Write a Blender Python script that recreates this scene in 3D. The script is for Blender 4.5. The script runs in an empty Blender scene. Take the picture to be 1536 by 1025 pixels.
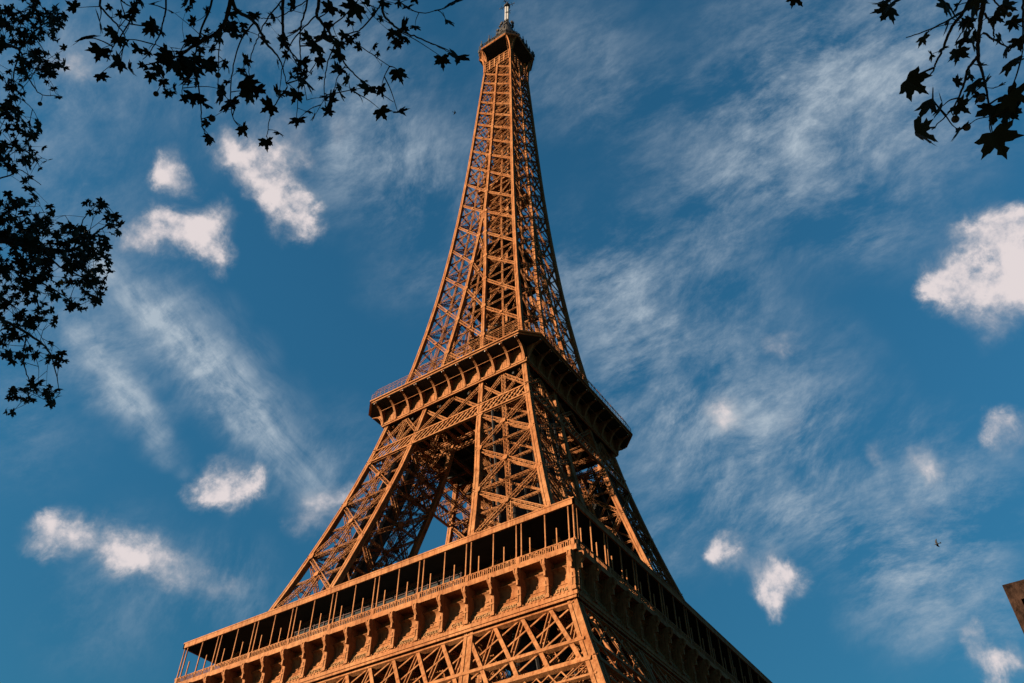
import bpy, math, random
import numpy as np
from mathutils import Vector, Matrix

random.seed(7)
rng = np.random.default_rng(11)
SC = bpy.context.scene
COL = SC.collection

# ------------------------------------------------------------------ camera
CAM = np.array([78.144, -112.573, 2.153])
YAW, PITCH, ROLL, FPX = 2.1630, 0.7880, 0.0010, 1282.2
PW, PH = 1536.0, 1025.0
_cy, _sy, _cp, _sp = math.cos(YAW), math.sin(YAW), math.cos(PITCH), math.sin(PITCH)
_f = np.array([_cy*_cp, _sy*_cp, _sp]); _r = np.array([_sy, -_cy, 0.0]); _u = np.cross(_r, _f)
cr, sr = math.cos(ROLL), math.sin(ROLL)
R_, U_ = cr*_r + sr*_u, -sr*_r + cr*_u
cam = bpy.data.cameras.new('camera')
cam_ob = bpy.data.objects.new('camera', cam); COL.objects.link(cam_ob)
cam.sensor_width = 36.0; cam.lens = 36.0*FPX/PW
cam.clip_start = 0.1; cam.clip_end = 20000
M = Matrix.Identity(4)
for i in range(3):
    M[i][0], M[i][1], M[i][2], M[i][3] = R_[i], U_[i], -_f[i], CAM[i]
cam_ob.matrix_world = M
SC.camera = cam_ob
SC.view_settings.view_transform = 'Standard'; SC.view_settings.look = 'None'
SC.view_settings.exposure = 2.2; SC.view_settings.gamma = 1.0

def ray(px, py):
    d = _f*FPX + R_*(px-PW/2) - U_*(py-PH/2)
    return d/np.linalg.norm(d)

# ------------------------------------------------------------------ sun
SUN_AZ = math.radians(43)       # towards -x from the lit face's normal (-y)
SUN_EL = math.radians(10.0)
SUNV = Vector((-math.sin(SUN_AZ)*math.cos(SUN_EL), -math.cos(SUN_AZ)*math.cos(SUN_EL), math.sin(SUN_EL)))
sl = bpy.data.lights.new('sun', 'SUN'); sl.energy = 5.0; sl.angle = math.radians(0.5); sl.color = (1.0, 0.78, 0.56)
so = bpy.data.objects.new('sun', sl); COL.objects.link(so)
so.rotation_euler = SUNV.to_track_quat('Z', 'Y').to_euler(); so.location = (0, -300, 300)

# ------------------------------------------------------------------ sky with clouds (all in world directions)
W = bpy.data.worlds.new('World'); SC.world = W; W.use_nodes = True
nt = W.node_tree; nt.nodes.clear()
def N(t, **kw):
    n = nt.nodes.new(t)
    for k, v in kw.items(): setattr(n, k, v)
    return n
def put(sock, v):
    if isinstance(v, bpy.types.NodeSocket): nt.links.new(v, sock)
    else: sock.default_value = v
def mth(op, a, b=None, c=None, clamp=False):
    n = N('ShaderNodeMath', operation=op, use_clamp=clamp)
    put(n.inputs[0], a)
    if b is not None: put(n.inputs[1], b)
    if c is not None: put(n.inputs[2], c)
    return n.outputs[0]
def vm(op, a, b=None, out=0):
    n = N('ShaderNodeVectorMath', operation=op)
    put(n.inputs[0], a)
    if b is not None:
        if op == 'SCALE': put(n.inputs['Scale'], b)
        else: put(n.inputs[1], b)
    return n.outputs[out]
def mrange(v, a, b, c=0.0, d=1.0, smooth=True):
    n = N('ShaderNodeMapRange', interpolation_type='SMOOTHSTEP' if smooth else 'LINEAR')
    for i, x in enumerate((v, a, b, c, d)): put(n.inputs[i], x)
    return n.outputs[0]
def noise(vec, scale, detail=5, rough=0.55, out=0, dist=0.0):
    n = N('ShaderNodeTexNoise'); put(n.inputs['Vector'], vec)
    n.inputs['Scale'].default_value = scale; n.inputs['Detail'].default_value = detail
    n.inputs['Roughness'].default_value = rough; n.inputs['Distortion'].default_value = dist
    return n.outputs[out]
def mixc(f, a, b):
    n = N('ShaderNodeMix', data_type='RGBA')
    put(n.inputs[0], f); put(n.inputs[6], a); put(n.inputs[7], b)
    return n.outputs[2]
BG = 0.05
sky = N('ShaderNodeTexSky', sky_type='NISHITA', sun_disc=False)
sky.sun_elevation = SUN_EL
sky.sun_rotation = math.atan2(SUNV.x, SUNV.y) % (2*math.pi)
sky.altitude = 50; sky.air_density = 1.0; sky.dust_density = 0.6; sky.ozone_density = 2.0
tint = N('ShaderNodeMix', data_type='RGBA', blend_type='MULTIPLY'); tint.inputs[0].default_value = 1
tint.inputs[7].default_value = (0.195, 0.615, 0.725, 1)
tc = N('ShaderNodeTexCoord')
D = vm('NORMALIZE', tc.outputs['Generated'])
zz_ = N('ShaderNodeSeparateXYZ'); put(zz_.inputs[0], D)
nt.links.new(vm('SCALE', sky.outputs[0], mrange(zz_.outputs[2], 0.2, 0.8, 0.66, 1.02)), tint.inputs[6])
def warp(vec, scale, amp, detail=4, rough=0.6):
    c = noise(vec, scale, detail, rough, out=1)
    return vm('ADD', vec, vm('SCALE', vm('SUBTRACT', c, (0.5, 0.5, 0.5)), amp))
def blob_field(vec, blobs, k=0.95):
    acc = None
    for (px, py, r, *w) in blobs:
        c = ray(px, py); rr = float(np.linalg.norm(ray(px+r*k, py+r*k)-c))
        dist = vm('DISTANCE', vec, tuple(float(x) for x in c), out=1)
        v = mrange(dist, rr, 0.0, 0.0, w[0] if w else 1.0)
        acc = v if acc is None else mth('ADD', acc, v)
    return acc
PUFFS = [(258,258,44,.85),(285,268,30,.6),(238,252,26,.5),
  (345,232,34,.8),(385,243,52),(415,262,55),(430,292,50),(446,322,44),(462,300,34,.8),(470,342,30,.8),(462,232,34,.7),
  (205,352,48),(250,348,50),(290,345,52,.9),(330,330,44,.8),(232,318,34,.6),(330,388,36,.9),(305,365,40,.8),
  (335,718,50),(372,722,34,.8),(310,735,38,.8),(350,745,36,.7),(385,718,24,.7),
  (470,765,52,.6),(500,745,42,.6),(450,795,32,.5),(525,735,34,.5),
  (75,790,40,.7),(105,785,48,.75),(150,800,54,.85),(195,820,54,.85),(235,845,52,.75),(270,870,48,.75),(310,890,44,.55),(345,898,36,.4),(190,850,44,.6),
  (1430,420,58),(1475,395,100),(1500,350,55,.9),(1540,380,70,.8),(1500,430,84),(1450,350,36,.5),(1545,330,40,.9),(1400,425,36,.6),(1560,450,60,.7),
  (1480,490,50,.4),
  (1090,836,46,.9),(1072,828,32,.7),(1165,872,52,1),(1190,870,34,.7),(1160,900,30,.7),(1125,855,26,.2),
  (1395,690,40,.8),(1405,715,30,.6),(1380,765,30,.5),(1500,650,46,.8),(1480,640,28,.6),(1315,680,28,.6),(1175,525,30,.7),(1100,620,34,.6),(1180,630,30,.5),
  (1455,955,36,.7),(1475,985,46,.8),(1525,1000,56,.8),(1505,1010,40,.7),(1080,622,44,.7),
  (95,90,60,.6),(125,100,34,.6),(150,70,50,.3),(520,190,40,.5),(440,200,50,.6)]
dwp = warp(warp(D, 7.0, 0.060, 3), 26.0, 0.045, 6, 0.66)
pf = blob_field(dwp, PUFFS, 0.86)
fb = noise(D, 24.0, 7, 0.60)
fb2 = noise(D, 95.0, 4, 0.6)
tex = mth('ADD', mth('MULTIPLY_ADD', fb, 2.5, -0.52), mth('MULTIPLY_ADD', fb2, 0.35, -0.17))
pd = mth('MULTIPLY', mth('MINIMUM', pf, 1.5), mth('SMOOTH_MAX', tex, mth('MULTIPLY_ADD', noise(D, 60.0, 6, 0.65), 1.5, -0.25), 0.5))
puff = mrange(pd, 0.03, 1.25)
# cirrus
VEIL = [(230,430,110,.5),(270,500,85,.8),(320,560,80,.9),(370,620,80,.8),(430,680,90,.5),(500,700,110,.35),
  (150,520,70,.6),(185,570,62,.8),(215,620,60,.6),(240,680,50,.35),(60,450,170,.5),(60,80,230,.6),(110,300,150,.35),(30,650,150,.25),(350,900,120,.4),(180,900,150,.3),
  (480,80,190,.6),(560,200,190,.55),(640,250,160,.5),(620,400,110,.35),(330,120,170,.25),
  (880,420,150,.5),(960,480,190,.6),(1050,380,180,.5),(1100,250,200,.55),(1180,120,240,.55),(1300,200,220,.6),(1380,60,260,.5),(1300,330,150,.45),
  (1000,620,190,.65),(1080,720,190,.85),(1180,760,160,.85),(1230,650,170,.7),(1130,560,170,.5),(1380,800,220,.75),(1450,720,170,.55),(1330,880,160,.6),(1480,900,160,.5),(900,150,150,.3),(840,60,170,.3),(1010,840,90,.4)]
def axes_noise(ax, ay, kx, ky, scale, detail, rough, src):
    a = ray(768+ax*300, 512+ay*300)-ray(768, 512); a = a/np.linalg.norm(a)
    b = np.cross(a, _f); b = b/np.linalg.norm(b); c = np.cross(a, b)
    x = vm('DOT_PRODUCT', src, tuple(map(float, a)), out=1)
    y = vm('DOT_PRODUCT', src, tuple(map(float, b)), out=1)
    z = vm('DOT_PRODUCT', src, tuple(map(float, c)), out=1)
    n = N('ShaderNodeCombineXYZ')
    put(n.inputs[0], mth('MULTIPLY', x, kx)); put(n.inputs[1], mth('MULTIPLY', y, ky)); put(n.inputs[2], mth('MULTIPLY', z, ky))
    return noise(n.outputs[0], scale, detail, rough)
BANDS = [(150,385,30,.5),(165,400,36,.7),(200,440,38,.9),(235,475,36,1),(270,510,38,1),(305,545,40,1),(340,580,42,1),(375,615,42,.9),(410,650,44,.8),(445,685,46,.6),(480,712,46,.45),(250,450,60,.35),(300,490,70,.35),(360,560,70,.35),(420,620,70,.3),
  (125,495,30,.7),(150,530,32,.9),(172,560,36,1),(195,590,38,1),(220,620,34,.8),(238,655,30,.6),(255,690,26,.6),(275,712,22,.6)]
dwc = warp(D, 2.6, 0.16, 3, 0.55)
vf = blob_field(warp(D, 5.0, 0.12, 4), VEIL, 0.76)
s1 = axes_noise(0.55, -0.85, 1.0, 1.9, 7.0, 12, 0.70, dwc)
s2 = axes_noise(0.80, -0.35, 1.0, 2.4, 6.0, 12, 0.70, warp(D, 2.0, 0.12, 3))
s3 = noise(D, 3.3, 3, 0.5)
st = mixc(mrange(s3, 0.40, 0.60), s1, s2)
stv = N('ShaderNodeSeparateColor'); put(stv.inputs[0], st)
fil = mrange(axes_noise(0.65, -0.5, 1.0, 2.2, 26.0, 8, 0.68, warp(D, 9.0, 0.05, 3)), 0.30, 0.72, 0.58, 1.22)
ci = mth('MULTIPLY', mth('MULTIPLY', mth('MINIMUM', mth('MULTIPLY', vf, 1.25), 1.3), mrange(stv.outputs[0], 0.37, 0.68)), fil)
s4 = axes_noise(0.70, 0.72, 0.9, 6.5, 6.5, 11, 0.66, warp(D, 4.0, 0.045, 3))
bd_ = mth('MULTIPLY', blob_field(warp(warp(D, 6.0, 0.05, 3), 22.0, 0.014, 4), BANDS, 0.74), mrange(s4, 0.28, 0.70, 0.15, 1.2))
ci = mth('ADD', mth('MULTIPLY', ci, 0.70), mth('MULTIPLY', bd_, 0.68), clamp=True)
col = mixc(ci, tint.outputs[2], (1.75, 2.1, 2.45, 1))
col = mixc(mth('MULTIPLY', puff, 0.93), col, mixc(mrange(pd, 0.3, 1.15), (2.1, 2.15, 2.3, 1), (3.55, 3.15, 3.12, 1)))
bg = N('ShaderNodeBackground'); put(bg.inputs[0], col); bg.inputs[1].default_value = BG
wo = N('ShaderNodeOutputWorld'); nt.links.new(bg.outputs[0], wo.inputs[0])

# ------------------------------------------------------------------ materials
def mat(name, base, rough=0.6, var=0.25, scale=0.6, bump=0.0, bscale=8.0, metallic=0.0, spec=0.4, tint2=None):
    m = bpy.data.materials.new(name); m.use_nodes = True
    t = m.node_tree; b = t.nodes['Principled BSDF']
    b.inputs['Roughness'].default_value = rough; b.inputs['Metallic'].default_value = metallic
    b.inputs['Specular IOR Level'].default_value = spec
    g = t.nodes.new('ShaderNodeTexCoord')
    n = t.nodes.new('ShaderNodeTexNoise'); n.inputs['Scale'].default_value = scale; n.inputs['Detail'].default_value = 6; n.inputs['Roughness'].default_value = 0.65
    t.links.new(g.outputs['Object'], n.inputs['Vector'])
    r = t.nodes.new('ShaderNodeValToRGB'); r.color_ramp.elements[0].position = 0.30; r.color_ramp.elements[1].position = 0.72
    lo = tuple(c*(1-var) for c in base); hi = tint2 or tuple(min(1, c*(1+var)) for c in base)
    r.color_ramp.elements[0].color = (*lo, 1); r.color_ramp.elements[1].color = (*hi, 1)
    t.links.new(n.outputs['Fac'], r.inputs['Fac']); t.links.new(r.outputs['Color'], b.inputs['Base Color'])
    if bump:
        n2 = t.nodes.new('ShaderNodeTexNoise'); n2.inputs['Scale'].default_value = bscale; n2.inputs['Detail'].default_value = 5
        t.links.new(g.outputs['Object'], n2.inputs['Vector'])
        bp = t.nodes.new('ShaderNodeBump'); bp.inputs['Strength'].default_value = bump; bp.inputs['Distance'].default_value = 0.1
        t.links.new(n2.outputs['Fac'], bp.inputs['Height']); t.links.new(bp.outputs['Normal'], b.inputs['Normal'])
    return m
IRON = mat('brown_iron_paint', (0.172, 0.075, 0.030), 0.7, 0.24, 0.35, 0.25, 5.0, spec=0.03)
def weather(m):
    """run-down streaks, patches of newer and faded paint (a property of the paint itself)"""
    t = m.node_tree; b = t.nodes['Principled BSDF']; src = b.inputs['Base Color'].links[0].from_socket
    g = t.nodes.new('ShaderNodeTexCoord'); mp = t.nodes.new('ShaderNodeMapping'); mp.inputs['Scale'].default_value = (1.0, 1.0, 0.09)
    t.links.new(g.outputs['Object'], mp.inputs['Vector'])
    prev = src
    for vec, sc, c0, c1, lo, hi in ((mp.outputs[0], 2.2, (.62, .52, .46, 1), (1.0, 1.0, 1.0, 1), .36, .52), (g.outputs['Object'], .11, (.90, .80, .74, 1), (1.10, 1.18, 1.25, 1), .35, .65), (g.outputs['Object'], 1.7, (.80, .72, .66, 1), (1.06, 1.06, 1.06, 1), .33, .55)):
        n = t.nodes.new('ShaderNodeTexNoise'); n.inputs['Scale'].default_value = sc; n.inputs['Detail'].default_value = 6; n.inputs['Roughness'].default_value = .7
        t.links.new(vec, n.inputs['Vector'])
        r = t.nodes.new('ShaderNodeValToRGB'); r.color_ramp.elements[0].position = lo; r.color_ramp.elements[1].position = hi; r.color_ramp.elements[0].color = c0; r.color_ramp.elements[1].color = c1
        t.links.new(n.outputs['Fac'], r.inputs['Fac'])
        x = t.nodes.new('ShaderNodeMix'); x.data_type = 'RGBA'; x.blend_type = 'MULTIPLY'; x.inputs[0].default_value = 1
        t.links.new(prev, x.inputs[6]); t.links.new(r.outputs['Color'], x.inputs[7]); prev = x.outputs[2]
    t.links.new(prev, b.inputs['Base Color'])
weather(IRON)
GOLD = mat('gilt_letter_paint', (0.19, 0.105, 0.045), 0.6, 0.1, spec=0.1)
WHITE = mat('white_mast_paint', (0.26, 0.25, 0.24), 0.5, 0.08)
GREY = mat('dark_equipment_metal', (0.03, 0.026, 0.022), 0.6, 0.3, spec=0.15)
LAMP = mat('opal_lamp_glass', (0.5, 0.49, 0.46), 0.3, 0.03)
GLASS = mat('dark_pavilion_glass', (0.02, 0.024, 0.026), 0.08, 0.2)
REDW = mat('dull_red_pavilion_wall', (0.035, 0.014, 0.010), 0.6, 0.2, spec=0.1)
DECK_AND_SHADE = mat('dark_deck_and_shade', (0.02, 0.019, 0.018), 0.9, 0.3, spec=0.1)  # deck paving; also puts shade into the colour of undersides and interior slabs
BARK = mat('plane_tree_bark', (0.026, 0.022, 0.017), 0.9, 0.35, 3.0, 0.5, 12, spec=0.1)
STONE = mat('weathered_brown_stone', (0.013, 0.0068, 0.0048), 0.9, 0.85, 2.6, 1.0, 5.0, tint2=(0.030, 0.016, 0.0105), spec=0.05)
GROUND = mat('gravel_and_lawn', (0.022, 0.024, 0.015), 0.95, 0.35, 0.02, 0.3, 3.0, tint2=(0.014, 0.022, 0.008))
FEATHER = mat('dark_feathers', (0.008, 0.008, 0.009), 0.7, 0.3, 8)
SEED = mat('brown_seed_ball', (0.05, 0.04, 0.022), 0.9, 0.3, 20, 0.6, 60)
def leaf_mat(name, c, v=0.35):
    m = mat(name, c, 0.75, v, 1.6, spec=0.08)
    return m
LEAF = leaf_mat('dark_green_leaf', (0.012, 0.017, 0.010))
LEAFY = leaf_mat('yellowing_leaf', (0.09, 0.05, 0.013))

# ------------------------------------------------------------------ mesh builder
def nrm(v):
    v = np.asarray(v, float); return v/np.linalg.norm(v)
class MB:
    def __init__(self): self.b = []; self.V = []; self.F = []; self.nv = 0
    def bar(self, p0, p1, w, d, n=(0, -1, 0)):
        self.b.append((*p0, *p1, *n, w, d))
    def box(self, x0, x1, y0, y1, z0, z1):
        v = [(x0,y0,z0),(x1,y0,z0),(x1,y1,z0),(x0,y1,z0),(x0,y0,z1),(x1,y0,z1),(x1,y1,z1),(x0,y1,z1)]
        self.mesh(v, [(0,3,2,1),(4,5,6,7),(0,1,5,4),(1,2,6,5),(2,3,7,6),(3,0,4,7)])
    def mesh(self, v, f):
        self.V.append(np.asarray(v, float)); self.F += [tuple(i+self.nv for i in q) for q in f]; self.nv += len(v)
    def prism(self, prof, O, U, V, T, th):
        O, U, V, T = [np.asarray(a, float) for a in (O, U, V, T)]
        n = len(prof); a = [O+U*p[0]+V*p[1]-T*th/2 for p in prof]; b = [q+T*th for q in a]
        self.mesh(a+b, [tuple(range(n))[::-1], tuple(range(n, 2*n))]+[(i, (i+1) % n, n+(i+1) % n, n+i) for i in range(n)])
    def loft(self, rings, closed=True, caps=True):
        n = len(rings[0]); v = [p for r in rings for p in r]; f = []
        for k in range(len(rings)-1):
            for i in range(n if closed else n-1):
                j = (i+1) % n; f.append((k*n+i, k*n+j, (k+1)*n+j, (k+1)*n+i))
        if caps and closed:
            f.append(tuple(range(n))[::-1]); f.append(tuple(range((len(rings)-1)*n, len(rings)*n)))
        self.mesh(v, f)
    def tube(self, pts, rad, sides=5):
        pts = [np.asarray(p, float) for p in pts]; rings = []
        ref = np.array([0.31, 0.22, 0.92])
        for i, p in enumerate(pts):
            t = nrm(pts[min(i+1, len(pts)-1)]-pts[max(i-1, 0)]+1e-9)
            a = np.cross(t, ref)
            if np.linalg.norm(a) < 0.1: a = np.cross(t, (1, 0, 0))
            a = nrm(a); b = np.cross(t, a); r = rad[i] if hasattr(rad, '__len__') else rad
            rings.append([p+r*(math.cos(q)*a+math.sin(q)*b) for q in np.linspace(0, 2*math.pi, sides, endpoint=False)])
        self.loft(rings)
    def cyl(self, c, r, z0, z1, sides=12):
        self.loft([[(c[0]+r*math.cos(q), c[1]+r*math.sin(q), z) for q in np.linspace(0, 2*math.pi, sides, endpoint=False)] for z in (z0, z1)])
    def ball(self, c, r, seg=8):
        rings = []
        for a in np.linspace(-1.45, 1.45, 6):
            rings.append([(c[0]+r*math.cos(a)*math.cos(q), c[1]+r*math.cos(a)*math.sin(q), c[2]+r*math.sin(a)) for q in np.linspace(0, 2*math.pi, seg, endpoint=False)])
        self.loft(rings)
    # lattice girder: four corner angles and zigzag lacing on four sides
    def girder(self, p0, p1, w, d, n, ch=0.11, la=0.06, step=None, sides=True):
        p0 = np.asarray(p0, float); p1 = np.asarray(p1, float); t = p1-p0; L = np.linalg.norm(t)
        if L < 0.4: return
        t = t/L; n = np.asarray(n, float); n = nrm(n-t*(n@t)); s = np.cross(t, n)
        hw, hd = w/2-ch/2, d/2-ch/2
        for a in (-1, 1):
            for b in (-1, 1):
                o = s*hw*a+n*hd*b; self.bar(p0+o, p1+o, ch, ch, n)
        m = max(2, int(round(L/(step or w*0.9))))
        for k in range(m):
            q0, q1 = p0+t*L*k/m, p0+t*L*(k+1)/m; e = 1 if k % 2 else -1
            for b in (-1, 1): self.bar(q0+s*hw*e+n*hd*b, q1-s*hw*e+n*hd*b, la, la*0.5, n)
            if sides:
                for a in (-1, 1): self.bar(q0+s*hw*a+n*hd*e, q1+s*hw*a-n*hd*e, la, la*0.5, s)
    def plate(self, p, w, h, n, th=0.08):
        n = nrm(n); s = nrm(np.cross((0, 0, 1), n)); v = np.cross(n, s)
        c = 0.32
        prof = [(-w/2+c*w/2, -h/2), (w/2-c*w/2, -h/2), (w/2, -h/2+c*h/2), (w/2, h/2-c*h/2), (w/2-c*w/2, h/2), (-w/2+c*w/2, h/2), (-w/2, h/2-c*h/2), (-w/2, -h/2+c*h/2)]
        self.prism(prof, p, s, v, n, th)
    def build(self, name, material, parent=None):
        V = list(self.V); F = list(self.F); nv = self.nv
        if self.b:
            B = np.array(self.b); p0, p1, n = B[:, 0:3], B[:, 3:6], B[:, 6:9]; w, d = B[:, 9:10]/2, B[:, 10:11]/2
            t = p1-p0; L = np.linalg.norm(t, axis=1, keepdims=True); L[L == 0] = 1; t = t/L
            n = n-t*(n*t).sum(1, keepdims=True); ln = np.linalg.norm(n, axis=1, keepdims=True)
            alt = np.cross(t, np.array([0.6, 0.5, 0.62])); n = np.where(ln < 1e-4, alt, n); n = n/np.linalg.norm(n, axis=1, keepdims=True)
            s = np.cross(t, n)
            c = np.stack([p0-s*w-n*d, p0+s*w-n*d, p0+s*w+n*d, p0-s*w+n*d, p1-s*w-n*d, p1+s*w-n*d, p1+s*w+n*d, p1-s*w+n*d], 1).reshape(-1, 3)
            V.append(c); k = nv+8*np.arange(len(B))[:, None]
            for q in ((0,3,2,1),(4,5,6,7),(0,1,5,4),(1,2,6,5),(2,3,7,6),(3,0,4,7)):
                F += [tuple(r) for r in (k+np.array(q)).tolist()]
        me = bpy.data.meshes.new(name)
        me.from_pydata(np.concatenate(V).tolist() if V else [], [], F); me.update()
        me.materials.append(material)
        o = bpy.data.objects.new(name, me); COL.objects.link(o)
        if parent is not None: o.parent = parent
        return o
def copy_tree(o, parent, rz=None, loc=None):
    c = o.copy(); COL.objects.link(c); c.parent = parent
    if rz is not None: c.rotation_euler = (0, 0, rz)
    if loc is not None: c.location = loc
    for ch in list(o.children): copy_tree(ch, c)
    return c
def tag(o, label, cat, group=None):
    o['label'] = label; o['category'] = cat
    if group: o['group'] = group
    return o
def empty(name, loc=(0, 0, 0)):
    o = bpy.data.objects.new(name, None); COL.objects.link(o); o.location = loc; return o

# ------------------------------------------------------------------ ground
g = MB(); n = 48
g.mesh([(0, 0, 0)]+[(4000*math.cos(2*math.pi*i/n), 4000*math.sin(2*math.pi*i/n), 0) for i in range(n)], [(0, 1+i, 1+(i+1) % n) for i in range(n)])
go = g.build('ground', GROUND); go['kind'] = 'structure'

# ------------------------------------------------------------------ tower
HZ = [0,20,37.5,41,44,50.5,55,60,65,70,75,80.4,85,91.5,96,101.5,104.4,111.5,120,127.5,138.2,149,158.7,169.3,179.2,188.8,198.8,207.5,215.8,223.5,230.9,237.6,244.4,250.5,256.7,263,270,276]
HH = [62,48.5,40.3,38.7,37.3,34.5,32.6,30.75,28.95,27.2,25.6,24.0,22.7,20.98,19.9,18.66,18.05,16.75,15.3,14.1,12.72,11.52,10.62,9.78,9.1,8.53,8.0,7.6,7.24,6.93,6.64,6.38,6.12,5.88,5.64,5.38,5.05,4.8]
def h(z): return float(np.interp(z, HZ, HH))
AZ = [0,41,50.5,60,70,83.5,97,110,116,127,138,148,158,169,178]
AA = [37,21.2,18.7,15.7,13.0,10.6,7.9,6.3,5.7,4.6,3.5,2.7,1.95,1.0,0.35]
def a_(z): return float(np.interp(z, AZ, AA))
def wcol(z): return float(np.interp(z, [0,50,60,111,130,200,270], [1.6,1.3,1.1,0.95,0.9,0.78,0.62]))
def face_n(z):
    s = (h(z+2)-h(z-2))/4.0
    return nrm((0, -1, -s))
tower = empty('iron_lattice_tower')
tag(tower, 'tall brown iron lattice tower with three galleries and a white mast', 'tower')

def column(mb, cx, cy, zs, ox=0.0, oy=0.0, k=1.0):
    """riveted box column swept up through zs; (ox,oy) = which corner of the section sits on the line"""
    for z0, z1 in zip(zs[:-1], zs[1:]):
        pass
    def ring(z, grow, sx0, sx1, sy0, sy1):
        w = wcol(z)*k; X, Y = cx(z)+ox*w/2, cy(z)+oy*w/2
        return [(X+sx0*w, Y+sy0*w, z), (X+sx1*w, Y+sy0*w, z), (X+sx1*w, Y+sy1*w, z), (X+sx0*w, Y+sy1*w, z)]
    mb.loft([ring(z, 0, -.44, .44, -.44, .44) for z in zs])
    for x in ((-.5, -.16), (.16, .5)):
        for y in ((-.5, -.16), (.16, .5)):
            mb.loft([ring(z, 0, x[0], x[1], y[0], y[1]) for z in zs])

# ---- four legs, ground to the underside of the upper platform
LN = [0, 10.5, 20.5, 30.5, 41, 50.5, 58.8, 69.6, 80.4, 91.5, 101.5]
legmb = MB()
zs_leg = [z for z in HZ if z <= 111.5]+[58.8, 69.6]
zs_leg = sorted(set(zs_leg))
def leg_face(mb, P, Q, nfun, outer):
    """bracing between two columns P(z), Q(z)"""
    for i, (z0, z1) in enumerate(zip(LN[:-1], LN[1:])):
        n = nfun((z0+z1)/2); big = 0.85 if z0 < 60 else 0.74
        ww = wcol(z0)*0.45
        def pt(f, z, inset=0.0):
            a, b = np.array(P(z)), np.array(Q(z)); d = nrm(b-a)
            return (a+d*ww)*(1-f)+(b-d*ww)*f - n*0.45
        if 41 <= z0 < 50 and outer: continue
        mb.girder(pt(0, z0), pt(1, z1), big, 0.6, n, 0.115, 0.065, 0.7)
        mb.girder(pt(1, z0)-n*0.05, pt(0, z1)-n*0.05, big, 0.5, n, 0.115, 0.065, 0.7)
        mb.girder(pt(0, z1), pt(1, z1), 0.5, 0.5, n, 0.1, 0.06, 0.6)
        zc = (z0+z1)/2
        mid = (pt(0, z0)+pt(1, z1))/2
        mb.plate(mid+n*0.40, 1.0, 1.0, n)
        if z0 > 55:
            mb.girder(pt(.5, z0)-n*.1, pt(.5, z1)-n*.1, 0.75, 0.55, n, 0.11, 0.07, 0.6)
            mb.girder(pt(0, zc)-n*.3, pt(1, zc)-n*.3, 0.4, 0.35, n, 0.09, 0.06, 0.6, False)
            for zz, ff in ((z0, 0.03), (z0, 0.97), (z1, .03), (z1, .97)):
                mb.plate(pt(ff, zz)+n*.40, 1.1, 1.2, n)
            # light secondary bracing
            for k in range(4):
                f0, f1 = (0, .5) if k % 2 == 0 else (.5, 1)
                za, zb = (z0, zc) if k < 2 else (zc, z1)
                mb.girder(pt(f0, zb)-n*.7, pt(f1, za)-n*.7, 0.28, 0.22, n, 0.07, 0.05, 0.5, False)
                if not outer: mb.girder(pt(f0, za)-n*.7, pt(f1, zb)-n*.7, 0.4, 0.22, n, 0.08, 0.05, 0.5, False)
    n = nfun(107)
    if True:
        z0, z1 = 104.4, 111.0
        ww = 0.4
        def pt(f, z): 
            a, b = np.array(P(z)), np.array(Q(z)); return a*(1-f)+b*f-n*0.45
        mb.girder(pt(0, z0), pt(.5, z1), 0.7, 0.5, n, 0.12, 0.07, 0.7); mb.girder(pt(.5, z1), pt(1, z0), 0.7, 0.5, n, 0.12, 0.07, 0.7)
        mb.girder(pt(0, z1), pt(.5, z0), 0.5, 0.4, n, 0.1, 0.06, 0.6); mb.girder(pt(.5, z0), pt(1, z1), 0.5, 0.4, n, 0.1, 0.06, 0.6)
        mb.girder(pt(.5, z0), pt(.5, z1), 0.7, 0.5, n, 0.1, 0.06, 0.6)
A = lambda z: (h(z), -h(z), z)
B = lambda z: (a_(z), -h(z), z)
Cc = lambda z: (h(z), -a_(z), z)
Dd = lambda z: (a_(z), -a_(z), z)
nY = lambda z: face_n(z)
nX = lambda z: np.array((-face_n(z)[1], 0, face_n(z)[2]))
nIx = lambda z: nrm((-1, 0, -0.2))
nIy = lambda z: nrm((0, 1, -0.2))
leg_face(legmb, B, A, nY, True); leg_face(legmb, A, Cc, nX, True)
leg_face(legmb, Dd, B, nIx, False); leg_face(legmb, Cc, Dd, nIy, False)
# plan bracing inside the leg, then added slabs that shade it
for z in LN[4:]:
    p = [np.array(q(z)) for q in (A, B, Dd, Cc)]
    legmb.girder(p[0], p[2], 0.5, 0.5, (0, 0, 1), 0.1, 0.06, 0.7); legmb.girder(p[1], p[3], 0.5, 0.5, (0, 0, 1), 0.1, 0.06, 0.7)
    m = [(p[i]+p[(i+1) % 4])/2 for i in range(4)]
    for i in range(4): legmb.girder(m[i], m[(i+1) % 4], 0.35, 0.35, (0, 0, 1), 0.08, 0.05, 0.6, False)
leg0 = legmb.build('leg', IRON, tower)
m = MB()
for z0, z1 in zip(LN[3:-1], LN[4:]):
    q0 = (np.array(A(z0))+np.array(Dd(z0)))/2; q1 = (np.array(A(z1))+np.array(Dd(z1)))/2; rr = nrm((1, -1, 0)); tg = nrm((1, 1, 0))
    for o in (-1.6, 1.6):
        m.bar(q0+rr*o, q1+rr*o, 11.0 if o > 0 else 7.0, .25, rr)
        for e in (-5.5, -3.2, -1.1, 1.1, 3.2, 5.5): m.bar(q0+rr*(o+.35)+tg*e, q1+rr*(o+.35)+tg*e, .3, .5, rr)
m.build('track_shade_slab', DECK_AND_SHADE, leg0)  # wide slabs added along the lift line to block sun and darken the leg
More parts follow.
